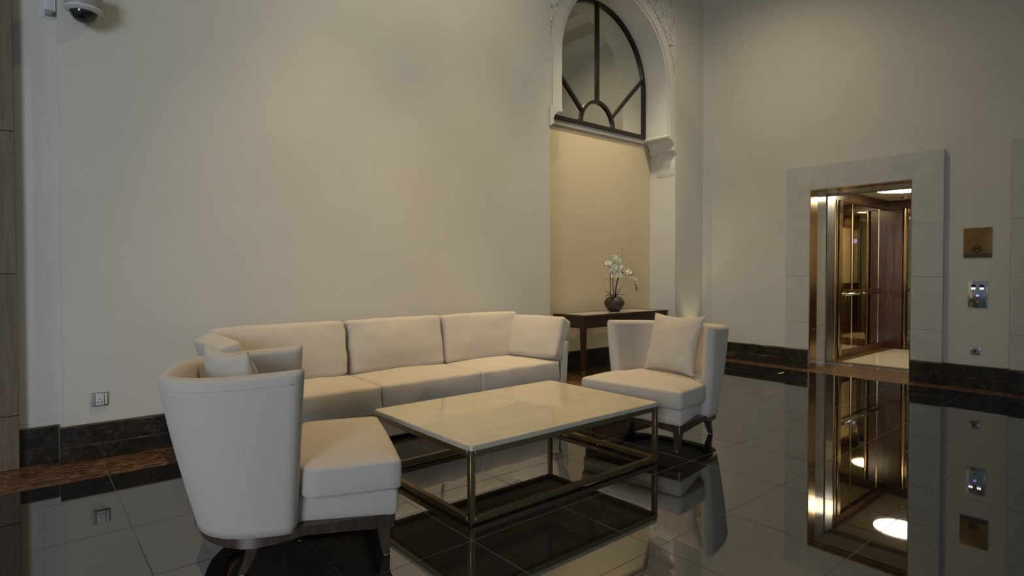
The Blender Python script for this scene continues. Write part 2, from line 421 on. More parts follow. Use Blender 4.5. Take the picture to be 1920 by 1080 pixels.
ringbar('fan_ring', arc(FR, 0, PI, 36, FX, FZ), arc(FR-0.04, 0, PI, 36, FX, FZ), 'y', wy0+0.001, wy1, 'winframe', win)
bar('mullion', (FX, FZ+FR-0.02), (FX, AZ+RI-0.02), 0.042)
SA = math.radians(29)
sp1, sp2 = (FX+FR*math.cos(SA), FZ+FR*math.sin(SA)), (AX+1.0, 4.0)
bar('glazing_spoke', sp1, sp2, 0.038); bar('glazing_spoke', (2*FX-sp1[0], sp1[1]), (2*AX-sp2[0], sp2[1]), 0.038)
rr = RI-0.02; aS = math.asin((4.0-AZ)/1.0)
def pane(poly):
    o = prism('mirror_pane', poly, 'y', YN-0.008, YN+0.002, 'mirror', win)
for s in (1, -1):
    mx = lambda P: [(FX+s*(x-FX), z) for x, z in P]
    low = arc(FR-0.02, 0, SA, 8, FX, FZ)+[sp2]+arc(rr, aS-0.02, 0, 6)+[(AX+rr, WZ+0.02), (FX+FR-0.02, WZ+0.02)]
    upp = arc(FR-0.02, SA, PI/2, 14, FX, FZ)+[(FX, AZ+rr)]+arc(rr, PI/2-0.02, aS, 24)
    pane(mx(low)); pane(mx(upp))
pane([(FX+FR-0.03, WZ+0.02)]+arc(FR-0.03, 0.05, PI-0.05, 24, FX, FZ)+[(FX-FR+0.03, WZ+0.02)])

# ------------------------------------------------------------------ lift surrounds
def lift_surround(name, y0, y1, oy0, oy1, plinth_label):
    e = struct(empty(name)); xf = 7.81
    # jamb blocks with joints every 60 cm, mitred head pieces
    for a, b in ((y0, oy0), (oy1, y1)):
        for z0, z1 in ((0.245, 0.6), (0.6, 1.2), (1.2, 1.8)):
            box('stone_block', xf, XR+0.12, a, b, z0+0.0008, z1-0.0008, 'surround', e, 0.0015, 1)
        lo = a == y0
        poly = [(a, 1.8008), (b, 1.8008), (b, OZ), (a, 2.61)] if lo else [(a, 1.8008), (b, 1.8008), (b, 2.61), (a, OZ)]
        prism('stone_block', poly, 'x', xf, XR+0.12, 'surround', e)
        for z0, z1, off in ((0, 0.104, 0), (0.1065, 0.233, 0.003)):
            box('plinth_slab', xf-0.025+off, XR, a-(0.0 if lo else 0.0), b, z0, z1, 'skirt', e, 0.002, 1)
        box('plinth_lip', xf-0.018, XR, a, b, 0.233, 0.245, 'lip', e)
    ym = (y0+y1)/2
    for s in (-1, 1):
        inn, out = (oy0, y0) if s < 0 else (oy1, y1)
        prism('stone_block', [(inn, OZ+0.0008), (out, 2.61), (ym+s*0.0008, 2.61), (ym+s*0.0008, OZ+0.0008)], 'x', xf, XR+0.12, 'surround', e)
    return e
lift_surround('trim_4', 1.90, 3.63, OY0, OY1, '')
lift_surround('trim_5', -0.41, 1.32, -0.12, 1.03, '')

# lift entrance lining: bronze architrave, painted jamb, steel door edges
d1 = struct(empty('door_1'))
for a, b in ((OY1-0.012, OY1+0.02), (OY0-0.02, OY0+0.012)):
    box('bronze_architrave', 7.812, 8.02, a, b, 0.0, OZ, 'brass', d1, 0.003, 1)
    box('jamb_lining', 8.021, 8.30, a+0.004, b-0.004, 0.0, OZ, 'surround', d1)
    box('door_leaf_edge', 8.31, 8.54, a-0.008 if a > 3 else a, b if a > 3 else b+0.008, 0.0, OZ, 'steel', d1, 0.002, 1)
box('bronze_head', 7.812, 8.02, OY0, OY1, OZ-0.012, OZ+0.02, 'brass', d1)
box('head_lining', 8.021, 8.54, OY0, OY1, OZ-0.014, OZ+0.02, 'surround', d1)
box('door_track', 8.40, 8.54, OY0, OY1, OZ-0.022, OZ-0.014, 'steel', d1)
box('door_sill', 8.42, 8.60, OY0-0.05, OY1+0.02, -0.02, 0.003, 'steel', d1)
for k in range(3): box('sill_rib', 8.45+0.05*k, 8.465+0.05*k, OY0, OY1, 0.003, 0.006, 'chrome', d1)
for yy, zz_ in ((OY1-0.0125, 0.505),):
    o = lathe('door_sensor', [(0.014, 0), (0.014, 0.003), (0.010, 0.006), (0.004, 0.006)], 'chrome', d1, 16)
    o.location = (7.92, yy, 0.50); o.rotation_euler = (PI/2, 0, 0)
o = lathe('door_sensor', [(0.010, 0), (0.010, 0.003), (0.004, 0.004)], 'black', d1, 12)
o.location = (8.22, OY1-0.009, 0.55); o.rotation_euler = (PI/2, 0, 0)

# second lift, doors closed
d2 = struct(empty('door_2'))
for a in (-0.12, 0.456): box('door_leaf', 8.10, 8.14, a+0.001, a+0.573, 0.0, OZ, 'bronze', d2, 0.003, 1)
for a, b in ((1.02, 1.05), (-0.14, -0.11)): box('bronze_architrave', 7.812, 8.10, a, b, 0.0, OZ, 'brass', d2)

# lift car with its panels
CX0, CX1, CY0, CY1, CZ = 8.62, 10.98, 2.06, 3.45, 2.41
car = tag(empty('lift_car', (9.8, 2.75, 0)), 'open lift car with walnut walls, bronze mirrors and cream floor', 'lift')
def cb(nm, x0, x1, y0, y1, z0, z1, m, bev=0.0):
    o = box(nm, x0, x1, y0, y1, z0, z1, m, None, bev, 1); o.parent = car; o.matrix_parent_inverse = Matrix.Translation((-9.8, -2.75, 0)); return o
cb('floor_border', CX0, CX1, CY0, CY1, -0.02, 0.003, 'brown')
cb('floor_panel', CX0+0.14, CX1-0.16, CY0+0.15, CY1-0.17, 0.003, 0.006, 'creamfloor')
cb('car_ceiling', CX0, CX1, CY0, CY1, CZ, CZ+0.04, 'liftbeige')
cb('side_wall', CX0, CX1, CY1, CY1+0.04, 0, CZ, 'liftwood'); cb('side_wall', CX0, CX1, CY0-0.04, CY0, 0, CZ, 'liftwood')
cb('rear_wall', CX1, CX1+0.04, CY0, CY1, 0, CZ, 'liftwood')
cb('front_return', CX0-0.04, CX0, OY1, CY1, 0, CZ, 'brass'); cb('front_return', CX0-0.04, CX0, CY0, OY0, 0, CZ, 'brass')
cb('skirting_panel', 9.10, 10.95, CY1-0.03, CY1, 0.0, 0.11, 'brown'); cb('skirting_panel', CX1-0.03, CX1, CY0, CY1, 0, 0.11, 'brown')
cb('cornice_rail', CX0, CX1, CY1-0.05, CY1, 2.27, CZ, 'liftwood'); cb('cornice_rail', CX1-0.05, CX1, CY0, CY1, 2.27, CZ, 'liftwood')
cb('ceiling_joint', 9.15, 9.165, CY0, CY1, CZ-0.004, CZ, 'liftdark')
# left side: posts, two mirror panes with brass beads
for px_ in (8.74, 8.86): 
    o = lathe('bronze_post', [(0.03, 0.0), (0.03, 2.27)], 'brass', None, 16); o.parent = car; o.location = (px_-9.8, CY1-0.03-2.75, 0)
cb('chrome_strip', 8.63, 8.66, CY1-0.06, CY1, 0.35, 2.27, 'chrome')
cb('pilaster_panel', 8.96, 9.08, CY1-0.05, CY1, 0.0, 2.27, 'brass', 0.01)
for a, b in ((9.10, 9.52), (9.53, 10.60), (10.61, 10.93)): cb('mirror_panel', a, b, CY1-0.012, CY1-0.002, 0.115, 2.265, 'liftmirror')
for a in (9.525, 10.605): cb('mirror_bead', a-0.006, a+0.006, CY1-0.018, CY1-0.004, 0.115, 2.265, 'brass')
hr = tube('handrail', [(9.12-9.8, CY1-0.07-2.75, 0.925), (10.70-9.8, CY1-0.07-2.75, 0.925)], 0.016, 'chrome', car, 12)
hr2 = cb('handrail_board', 9.12, 10.70, CY1-0.035, CY1-0.012, 0.955, 0.985, 'liftwood')
for px_ in (9.25, 10.5): tube('handrail_bracket', [(px_-9.8, CY1-0.07-2.75, 0.925), (px_-9.8, CY1-2.75, 0.925)], 0.008, 'chrome', car, 8)
# rear: walnut pilaster, brass post, mirror
cb('rear_pilaster', CX1-0.045, CX1, 3.20, CY1, 0.0, 2.27, 'liftwood', 0.01)
o = lathe('bronze_post', [(0.028, 0.0), (0.028, 2.27)], 'brass', None, 16); o.parent = car; o.location = (CX1-0.04-9.8, 3.165-2.75, 0)
cb('rear_mirror', CX1-0.012, CX1-0.002, 2.35, 3.13, 0.115, 2.265, 'liftmirror')
# right side seen in the mirrors: beige upper panels, quilted dark panels below
for a, b in ((8.72, 9.42), (9.5, 10.15), (10.23, 10.9)):
    cb('beige_panel', a, b, CY0, CY0+0.012, 1.02, 2.15, 'liftbeige'); cb('dark_panel', a, b, CY0, CY0+0.012, 0.2, 0.92, 'liftdark')
    for k in range(4):
        x0 = a+(b-a)*k/4; pts = [(x0-9.8, CY0+0.014-2.75, 0.22), (x0+(b-a)/8-9.8, CY0+0.014-2.75, 0.56), (x0-9.8, CY0+0.014-2.75, 0.9)]
        tube('panel_inlay', pts, 0.004, 'brass', car, 6)
tube('handrail', [(9.12-9.8, CY0+0.07-2.75, 0.925), (10.70-9.8, CY0+0.07-2.75, 0.925)], 0.016, 'chrome', car, 12)
cb('operating_panel', CX0+0.005, CX0+0.02, CY0+0.02, OY0-0.02, 0.8, 2.1, 'chrome')
cb('floor_display', CX0+0.02, CX0+0.024, CY0+0.04, OY0-0.04, 1.85, 1.93, 'screenblue')
# ceiling lamp disc
o = lathe('ceiling_lamp', [(0.33, 0.0), (0.33, -0.008), (0.31, -0.012), (0.0001, -0.012)], 'liftlamp', None, 40); o.parent = car; o.location = (9.55-9.8, 2.78-2.75, CZ)
o = lathe('lamp_rim', [(0.345, 0.0), (0.345, -0.006), (0.33, -0.007), (0.33, 0.0)], 'brass', None, 40); o.parent = car; o.location = (9.55-9.8, 2.78-2.75, CZ)
o = lathe('dome_sensor', [(0.05, 0.0), (0.048, -0.015), (0.03, -0.035), (0.005, -0.045)], 'chrome', None, 20); o.parent = car; o.location = (10.5-9.8, 3.05-2.75, CZ)

# ------------------------------------------------------------------ sofa
sofa = tag(empty('sofa', (2.47, 4.32, 0)), 'long greige three-seat fabric sofa with loose box cushions against the wall', 'sofa')
SX, SY = 2.47, 4.32
def sp(o, x, y, z): o.location = (x-SX, y-SY, z); return o
sp(rbox('base', (2.86, 0.80, 0.185), 0.012, 'fabric', sofa, (0, 0, 0), n=(12, 4, 2)), 2.47, 4.315, 0.123)
for fx in (1.15, 3.79):
    for fy in (3.98, 4.66): sp(lathe('foot', [(0.025, 0), (0.03, 0.035)], 'legwood', sofa, 16), fx, fy, 0)
sp(rbox('back_frame', (2.94, 0.12, 0.50), 0.03, 'fabric', sofa, (0, 0, 0), n=(12, 2, 4)), 2.47, 4.70, 0.38)
for i, xc in enumerate((1.575, 2.4875, 3.40)):
    wd = 0.905
    sp(rbox('seat_cushion', (wd, 0.80, 0.212), 0.022, 'fabric', sofa, (0, 0, 0), bulge=(0.004, 0.012, 0.022), n=(14, 12, 4), wr=0.006, seed=i*7), xc, 4.285, 0.322)
    c = rbox('back_cushion', (wd-0.02 if i else wd+0.08, 0.20, 0.44), 0.035, 'fabric', sofa, (0, 0, 0), rot=(math.radians(-11), 0, 0), bulge=(0.0, 0.035, 0.010), n=(14, 4, 10), wr=0.007, seed=i*5+2)
    sp(c, xc-(0.0 if i else 0.055), 4.545, 0.635)
for s in (-1, 1):
    xa = 2.47+s*1.455
    # thin arm panel leaning outwards
    poly = [(-0.055, 0.035), (0.045, 0.035), (0.088, 0.585), (0.070, 0.603), (0.042, 0.597)]
    o = prism('arm', [(s*a, z) for a, z in poly], 'y', -0.41, 0.43, 'fabric', sofa)
    bv = o.modifiers.new('soft', 'BEVEL'); bv.width = 0.008; bv.segments = 2
    o.location = (s*1.435, 0, 0)
    lean = 24 if s > 0 else 22
    c = rbox('arm_cushion', (0.15, 0.66, 0.40), 0.03, 'fabric', sofa, (0, 0, 0), rot=(0, math.radians(s*lean), math.radians(13 if s > 0 else 0)), bulge=(0.03, 0.0, 0.012), n=(4, 10, 8), wr=0.006, seed=40+s)
    sp(c, 3.845 if s > 0 else 1.055, 4.235, 0.625)

# ------------------------------------------------------------------ armchair (local frame: faces +X)
def resample(pts, n):
    d = [0]
    for a, b in zip(pts[:-1], pts[1:]): d.append(d[-1]+math.dist(a, b))
    out = []; k = 0
    for i in range(n+1):
        t = d[-1]*i/n
        while k < len(d)-2 and d[k+1] < t: k += 1
        f = (t-d[k])/max(1e-9, d[k+1]-d[k]); a, b = pts[k], pts[k+1]
        out.append((a[0]+(b[0]-a[0])*f, a[1]+(b[1]-a[1])*f))
    return out, d[-1]
def ucurve(x0, back, half, n, p=2.5):
    pts = []
    for i in range(181):
        a = -PI/2+PI*i/180
        c, s = math.cos(a), math.sin(a)
        pts.append((x0-(back+x0)*abs(c)**(2/p), half*math.copysign(abs(s)**(2/p), s)))
    return resample(pts, n)
def shell_mesh():
    TH = 0.085; n = 80; zb = 0.172
    bm = bmesh.new(); rows = []
    prof_o = [0.0, 0.05, 0.12, 0.2, 0.3, 0.4, 0.5, 0.6, 0.7, 0.8, 0.88, 0.94]
    cache = {}
    def plan(k):
        key = round(k, 3)
        if key not in cache: cache[key] = ucurve(-0.085+0.035*k, 0.455+0.15*k, 0.372+0.056*k, n, 3.2)
        return cache[key]
    def pt(i, k, off, ztop):
        c, L = plan(min(1, max(0, k))); a = c[max(0, i-1)]; b = c[min(n, i+1)]
        t = Vector((b[0]-a[0], b[1]-a[1])).normalized(); nr = Vector((-t.y, t.x))
        s = min(i, n-i)*L/n; e = TH*0.55
        f = 1.0 if s >= e else math.sqrt(max(0.02, 1-(1-s/e)**2))
        p = Vector(c[i])+nr*off*TH/2*f
        return (p.x, p.y, zb+(ztop-zb)*k)
    c0, _ = plan(0.5)
    for i in range(n+1):
        u = abs(2*i/n-1)
        ztop = 0.828+0.030*u**2
        ring = []
        bulge = lambda k: 1.0+0.22*math.sin(PI*min(1, k*1.0))
        for k in prof_o: ring.append(pt(i, k, bulge(k), ztop))
        for q in range(9):                     # rounded rim
            a = PI*q/8
            ring.append(pt(i, 0.955+0.045*math.sin(a), math.cos(a), ztop))
        for k in reversed(prof_o): ring.append(pt(i, k, -1.0, ztop))
        rows.append([bm.verts.new(v) for v in ring])
    m = len(rows[0])
    for i in range(n):
        for k in range(m): bm.faces.new((rows[i][k], rows[i][(k+1) % m], rows[i+1][(k+1) % m], rows[i+1][k]))
    bm.faces.new(rows[0]); bm.faces.new(rows[-1][::-1])
    return bm
def d_outline(xf, half, back, xside, n=40, p=2.5, fr=0.02):
    c, _ = ucurve(xside, back, half, n, p)            # from right (-y) around the back to left (+y)
    pts = list(c)
    pts += [(xf-fr, half), (xf-fr*0.3, half-fr*0.3), (xf, half-fr)]
    k = 8
    pts += [(xf, (half-fr)*(1-2*i/k)) for i in range(1, k)]
    pts += [(xf, -half+fr), (xf-fr*0.3, -half+fr*0.3), (xf-fr, -half)]
    return pts
def lofted(pts, prof, center):
    """stack of scaled outlines: prof = [(scale, z, dome)]"""
    bm = bmesh.new(); rings = []
    cx, cy = center
    for s, z, in prof:
        rings.append([bm.verts.new((cx+(p[0]-cx)*s, cy+(p[1]-cy)*s, z)) for p in pts])
    n = len(pts)
    for a, b in zip(rings[:-1], rings[1:]):
        for i in range(n): bm.faces.new((a[i], a[(i+1) % n], b[(i+1) % n], b[i]))
    bm.faces.new(rings[0][::-1]); bm.faces.new(rings[-1])
    return bm
def rail_mesh():
    pts = d_outline(0.325, 0.405, 0.490, -0.05, p=3.2)
    inn = [((p[0]+0.05)*0.84-0.05, p[1]*0.84) for p in pts]
    bm = bmesh.new(); rows = []
    for p, q in zip(pts, inn):
        # apron is deep at the legs and shallower between them
        d = min(math.dist(p, (0.30, 0.38)), math.dist(p, (0.30, -0.38)), math.dist(p, (-0.27, 0.36)), math.dist(p, (-0.27, -0.36)))
        zb = 0.128+0.030*min(1, d/0.24)**0.8
        bl = min(1.0, max(0.0, (-0.02-p[0])/0.12)); zt = 0.194-0.014*bl
        zb -= 0.010*bl
        rows.append([bm.verts.new((p[0], p[1], zt)), bm.verts.new((p[0], p[1], zb)), bm.verts.new((q[0], q[1], zb)), bm.verts.new((q[0], q[1], zt))])
    n = len(rows)
    for i in range(n):
        for k in range(4): bm.faces.new((rows[i][k], rows[i][(k+1) % 4], rows[(i+1) % n][(k+1) % 4], rows[(i+1) % n][k]))
    return bm
def leg_mesh(top, foot, curve, wt=0.066, wf=0.032):
    bm = bmesh.new(); rows = []; n = 9
    for i in range(n+1):
        t = i/n; z = 0.175*(1-t)+0.006*t
        e = t**2.2 if curve > 0 else t
        x = top[0]+(foot[0]-top[0])*e; y = top[1]+(foot[1]-top[1])*e
        h = (wt+(wf-wt)*t**0.75)/2
        rows.append([bm.verts.new((x+a*h, y+b*h, z)) for a, b in ((-1, -1), (1, -1), (1, 1), (-1, 1))])
    for i in range(n):
        for k in range(4): bm.faces.new((rows[i][k], rows[i][(k+1) % 4], rows[i+1][(k+1) % 4], rows[i+1][k]))
    bm.faces.new(rows[0]); bm.faces.new(rows[-1][::-1])
    bmesh.ops.bevel(bm, geom=[e for e in bm.edges if abs(e.verts[0].co.z-e.verts[1].co.z) > 0.004], offset=0.005, segments=2, affect='EDGES')
    return bm
def make_armchair(loc, rz):
    e = empty('armchair', loc, rz)
    shell = bm_obj('back_shell', shell_mesh(), 'fabric', e, True)
    bm_obj('rail', rail_mesh(), 'legwood', e, angle=40)
    k = 0.925; c, L_ = ucurve(-0.085+0.035*k, 0.455+0.15*k, 0.372+0.056*k, 80, 3.2); pp = []
    for i in range(2, 79):
        a, b = c[i-1], c[i+1]; t = Vector((b[0]-a[0], b[1]-a[1])).normalized(); nr = Vector((-t.y, t.x))
        u = abs(2*i/80-1); zt = 0.828+0.030*u**2
        s_ = min(i, 80-i)*L_/80; f = 1.0 if s_ >= 0.04675 else math.sqrt(max(0.02, 1-(1-s_/0.04675)**2))
        q = Vector(c[i])+nr*0.0425*f*(1.0+0.22*math.sin(PI*k)); pp.append((q.x, q.y, 0.172+(zt-0.172)*k))
    tube('piping', pp, 0.0032, 'fabric', shell, 6)
    base = d_outline(0.337, 0.415, 0.40, -0.10, fr=0.02)
    base = [(p[0], p[1] if p[0] > -0.03 else max(-0.345, min(0.345, p[1]))) for p in base]
    bm_obj('seat_base', lofted(base, [(0.97, 0.190), (0.985, 0.192), (0.995, 0.20), (1.0, 0.225), (1.0, 0.275), (0.995, 0.292), (0.98, 0.300), (0.95, 0.302)], (-0.03, 0)), 'fabric', e, angle=45)
    # T-shaped seat cushion
    pts = []
    c, _ = ucurve(-0.09, 0.43, 0.338, 30)
    pts += c
    pts += [(-0.075, 0.352), (-0.048, 0.40), (-0.03, 0.418)]
    k = 10
    pts += [(-0.03+0.36*i/k, 0.418+0.006*math.sin(PI*i/k)) for i in range(1, k)]
    pts += [(0.338, 0.421), (0.350, 0.405)]
    pts += [(0.350+0.006*math.sin(PI*i/14), 0.405-0.81*i/14) for i in range(1, 14)]
    pts += [(0.350, -0.405), (0.338, -0.421)]
    pts += [(0.33-0.36*i/k, -0.418-0.006*math.sin(PI*i/k)) for i in range(1, k)]
    pts += [(-0.03, -0.418), (-0.048, -0.40), (-0.075, -0.352)]
    prof = [(0.90, 0.303), (0.965, 0.304), (0.990, 0.308), (0.999, 0.318), (1.004, 0.36), (1.0, 0.414), (0.994, 0.424), (0.982, 0.430), (0.95, 0.436), (0.9, 0.442), (0.8, 0.450), (0.62, 0.458), (0.4, 0.462), (0.18, 0.464)]
    bm_obj('seat_cushion', lofted(pts, prof, (-0.02, 0)), 'fabric', e, True)
    for s in (-1, 1):
        l = bm_obj('leg', leg_mesh((0.275, s*0.365), (0.287, s*0.362), 1), 'legwood', e, angle=40)
        lathe('foot_glide', [(0.012, 0.0), (0.012, 0.008)], 'grey', l, 12, (0.287, s*0.362, 0))
        l = bm_obj('leg', leg_mesh((-0.255, s*0.335), (-0.30, s*0.342), 1), 'legwood', e, angle=40)
        lathe('foot_glide', [(0.012, 0.0), (0.012, 0.008)], 'grey', l, 12, (-0.30, s*0.342, 0))
    return e
chairA = tag(make_armchair((1.0935, 2.79, 0), math.radians(-20)), 'greige curved-back armchair beside the pilaster end of the sofa, seat turned to the table', 'armchair', 'matching curved-back armchairs')
chairB = tag(make_armchair((3.756, 2.781, 0), math.radians(187)), 'greige curved-back armchair between the coffee table and the lift wall', 'armchair', 'matching curved-back armchairs')

# scatter pillows
def pillow(name, wd, ht, th, loc, rot, seed):
    bm = bmesh.new(); n = 26; top = {}; bot = {}
    for i in range(n+1):
        for j in range(n+1):
            u, v = 2*i/n-1, 2*j/n-1
            x = u*wd/2*(1-0.12*(1-v*v)*abs(u)**2); y = v*ht/2*(1-0.12*(1-u*u)*abs(v)**2)
            t = th/2*((1-abs(u)**2.6)*(1-abs(v)**2.6))**0.55 if abs(u) < 1 and abs(v) < 1 else 0
            w_ = 0.008*noise.noise(Vector((u*2.6+seed, v*2.6, 0)))+0.004*noise.noise(Vector((u*7+seed, v*7, 3)))
            edge = (i in (0, n) or j in (0, n))
            top[i, j] = bm.verts.new((x, y, t+(0 if edge else w_*min(1, t*30))))
            bot[i, j] = top[i, j] if edge else bm.verts.new((x, y, -t+w_*0.3))
    for i in range(n):
        for j in range(n):
            bm.faces.new((top[i, j], top[i+1, j], top[i+1, j+1], top[i, j+1]))
            bm.faces.new((bot[i, j], bot[i, j+1], bot[i+1, j+1], bot[i+1, j]))
    o = bm_obj(name, bm, 'pillow', None, True); o.matrix_world = Matrix.Translation(loc) @ rot; return o
def chair_frame(loc, rz, l, yaw, lean, roll=0):
    a = math.radians(rz); p = (loc[0]+l[0]*math.cos(a)-l[1]*math.sin(a), loc[1]+l[0]*math.sin(a)+l[1]*math.cos(a), l[2])
    # pillow plane: local X of pillow = chair -Y.. normal faces chair +X, leaning back
    m = Matrix.Rotation(a+math.radians(yaw), 4, 'Z') @ Matrix.Rotation(-math.radians(lean), 4, 'Y') @ Matrix(((0, 0, 1, 0), (1, 0, 0, 0), (0, 1, 0, 0), (0, 0, 0, 1))) @ Matrix.Rotation(math.radians(roll), 4, 'Z')
    return p, m
p, m = chair_frame((3.756, 2.781), 187, (-0.225, 0.065, 0.685), -12, 17, 0)
tag(pillow('scatter_pillow', 0.51, 0.49, 0.15, p, m, 3), 'pale square scatter pillow upright on the armchair near the lift wall', 'pillow', 'scatter pillows')
p, m = chair_frame((1.0935, 2.79), -20, (-0.355, 0.055, 0.68), 30, 12, 0)
tag(pillow('scatter_pillow', 0.46, 0.46, 0.15, p, m, 11), 'pale square scatter pillow peeking over the back of the armchair near the pilaster', 'pillow', 'scatter pillows')

# ------------------------------------------------------------------ coffee table
tb = tag(empty('coffee_table', (2.45, 2.85, 0)), 'low cream marble coffee table on an open bronze box frame', 'coffee table')
tx0, tx1, ty0, ty1 = 1.69-2.45, 3.215-2.45, 2.33-2.85, 3.355-2.85
bm = bmesh.new(); add_box(bm, tx0-0.004, tx1+0.004, ty0-0.004, ty1+0.004, 0.372, 0.399)
ve = [e for e in bm.edges if abs(e.verts[0].co.z-e.verts[1].co.z) > 0.01]
bmesh.ops.bevel(bm, geom=ve, offset=0.016, segments=5, affect='EDGES')
bmesh.ops.bevel(bm, geom=[e for e in bm.edges if abs(e.verts[0].co.z-e.verts[1].co.z) < 1e-5 and len(e.link_faces) == 2 and e.calc_face_angle(0) > 1.0], offset=0.003, segments=2, affect='EDGES')
bm_obj('tabletop', bm, 'marble', tb, angle=35)
T = 0.030
for ax in (tx0, tx1-T):
    for ay in (ty0, ty1-T):
        l = box('leg', ax, ax+T, ay, ay+T, 0.010, 0.372, 'bronze', tb, 0.0015, 1)
        lathe('foot_glide', [(0.012, 0.0), (0.012, 0.011)], 'black', l, 12, (ax+T/2, ay+T/2, 0))
for z in (0.010, 0.371-T):
    for ay in (ty0, ty1-T): box('long_rail', tx0+T, tx1-T, ay, ay+T, z, z+T, 'bronze', tb, 0.0015, 1)
    for ax in (tx0, tx1-T): box('short_rail', ax, ax+T, ty0+T, ty1-T, z, z+T, 'bronze', tb, 0.0015, 1)

# ------------------------------------------------------------------ console table
cs = tag(empty('console_table', (5.78, 4.88, 0)), 'dark mahogany console table with tapered legs in the arched niche', 'console table')
kx0, kx1, ky0, ky1, kz = -0.82, 0.82, -0.255, 0.25, 0.752
bm = bmesh.new()
for a in ((kx0, kx1, ky0, ky0+0.06), (kx0, kx1, ky1-0.06, ky1), (kx0, kx0+0.10, ky0+0.06, ky1-0.06), (kx1-0.10, kx1, ky0+0.06, ky1-0.06)):
    add_box(bm, *a, kz-0.02, kz)
bm_obj('top_border', bm, 'console', cs)
box('stone_inset', kx0+0.1005, kx1-0.1005, ky0+0.0605, ky1-0.0605, kz-0.018, kz-0.001, 'marble', cs)
for a in ((kx0+0.05, kx1-0.05, ky0+0.012, ky0+0.035), (kx0+0.05, kx1-0.05, ky1-0.035, ky1-0.012), (kx0+0.012, kx0+0.035, ky0+0.05, ky1-0.05), (kx1-0.035, kx1-0.012, ky0+0.05, ky1-0.05)):
    box('apron', *a, kz-0.15, kz-0.02, 'console', cs, 0.002, 1)
for sx in (-1, 1):
    for sy in (-1, 1):
        X0 = (kx0+0.035) if sx < 0 else (kx1-0.035); Y0 = (ky0+0.035) if sy < 0 else (ky1-0.035)
        bm = bmesh.new(); rows = []
        for z, h, sh in ((kz-0.02, 0.031, 0), (kz-0.15, 0.031, 0), (0.35, 0.023, 0.006), (0.105, 0.016, 0.010)):
            rows.append([bm.verts.new((X0+a*h+sx*0, Y0+b*h, z)) for a, b in ((-1, -1), (1, -1), (1, 1), (-1, 1))])
        for i in range(3):
            for q in range(4): bm.faces.new((rows[i][q], rows[i][(q+1) % 4], rows[i+1][(q+1) % 4], rows[i+1][q]))
        bm.faces.new(rows[0]); bm.faces.new(rows[-1][::-1])
        l = bm_obj('leg', bm, 'console', cs)
        bm = bmesh.new(); rows = []
        for z, h in ((0.105, 0.0165), (0.0, 0.013)): rows.append([bm.verts.new((X0+a*h, Y0+b*h, z)) for a, b in ((-1, -1), (1, -1), (1, 1), (-1, 1))])
        for q in range(4): bm.faces.new((rows[0][q], rows[0][(q+1) % 4], rows[1][(q+1) % 4], rows[1][q]))
        bm.faces.new(rows[0]); bm.faces.new(rows[1][::-1])
        bm_obj('brass_ferrule', bm, 'brass', l)

# ------------------------------------------------------------------ orchid
PX, PY = 5.81, 4.885
orc = tag(empty('potted_orchid', (PX, PY, kz)), 'white orchid with arching sprays in a squat burnt-clay pot', 'orchid')
lathe('pot', [(0.055, 0.0), (0.075, 0.012), (0.105, 0.05), (0.128, 0.10), (0.126, 0.13), (0.105, 0.165), (0.072, 0.185), (0.060, 0.19), (0.055, 0.185), (0.060, 0.175)], 'pot', orc, 36)
lathe('soil', [(0.058, 0.172), (0.04, 0.186), (0.01, 0.192)], 'soil', orc, 20)
cr = Vector((math.sin(YAW), -math.cos(YAW), 0))       # direction the spray arches in (world, parallel to the wall run of the picture)
cf = Vector((math.cos(YAW), math.sin(YAW), 0))
def L(r, z, d=0.0): return cr*r+cf*d+Vector((0, 0, z))
def bez(P, n=14):
    out = []
    for i in range(n+1):
        t = i/n; Q = [Vector(p) for p in P]
        while len(Q) > 1: Q = [a.lerp(b, t) for a, b in zip(Q[:-1], Q[1:])]
        out.append(Q[0])
    return out
s1 = bez([L(-0.005, 0.18), L(-0.02, 0.35), L(-0.03, 0.50), L(-0.035, 0.66), L(0.0, 0.72), L(0.03, 0.66)])
s2 = bez([L(0.01, 0.18, -0.01), L(0.02, 0.36, -0.01), L(0.03, 0.60, -0.02), L(0.18, 0.58, -0.05), L(0.25, 0.42, -0.06), L(0.275, 0.27, -0.06)], 18)
tube('flower_stem', s1, 0.006, 'stem', orc); tube('flower_stem', s2, [0.010-0.006*i/18 for i in range(19)], 'leaf', orc)
tube('support_stick', [L(-0.045, 0.17, 0.01), L(-0.052, 0.62, 0.01)], 0.005, 'stem', orc)
def leaf(pts, wd):
    P = bez(pts, 10); bm = bmesh.new(); rows = []
    for i, p in enumerate(P):
        t = i/10; h = wd*math.sin(PI*min(1, 0.12+0.88*t))**0.7
        d = (P[min(i+1, 10)]-P[max(i-1, 0)]).normalized(); sd = d.cross(Vector((0, 0, 1)))
        sd = sd.normalized() if sd.length > 0.1 else cf
        up = sd.cross(d)
        rows.append([bm.verts.new(p+sd*h+up*h*0.25), bm.verts.new(p), bm.verts.new(p-sd*h+up*h*0.25), bm.verts.new(p-up*0.004)])
    for i in range(10):
        for k in range(4): bm.faces.new((rows[i][k], rows[i][(k+1) % 4], rows[i+1][(k+1) % 4], rows[i+1][k]))
    bm_obj('leaf', bm, 'leaf', orc, True)
leaf([L(0, 0.185), L(-0.06, 0.24, -0.02), L(-0.10, 0.205, -0.03), L(-0.115, 0.195, -0.03)], 0.022)
leaf([L(0, 0.185), L(-0.05, 0.23, 0.03), L(-0.09, 0.26, 0.04), L(-0.105, 0.255, 0.05)], 0.018)
leaf([L(0.0, 0.185), L(0.03, 0.22, 0.0), L(0.07, 0.26, -0.01), L(0.09, 0.32, -0.01)], 0.020)
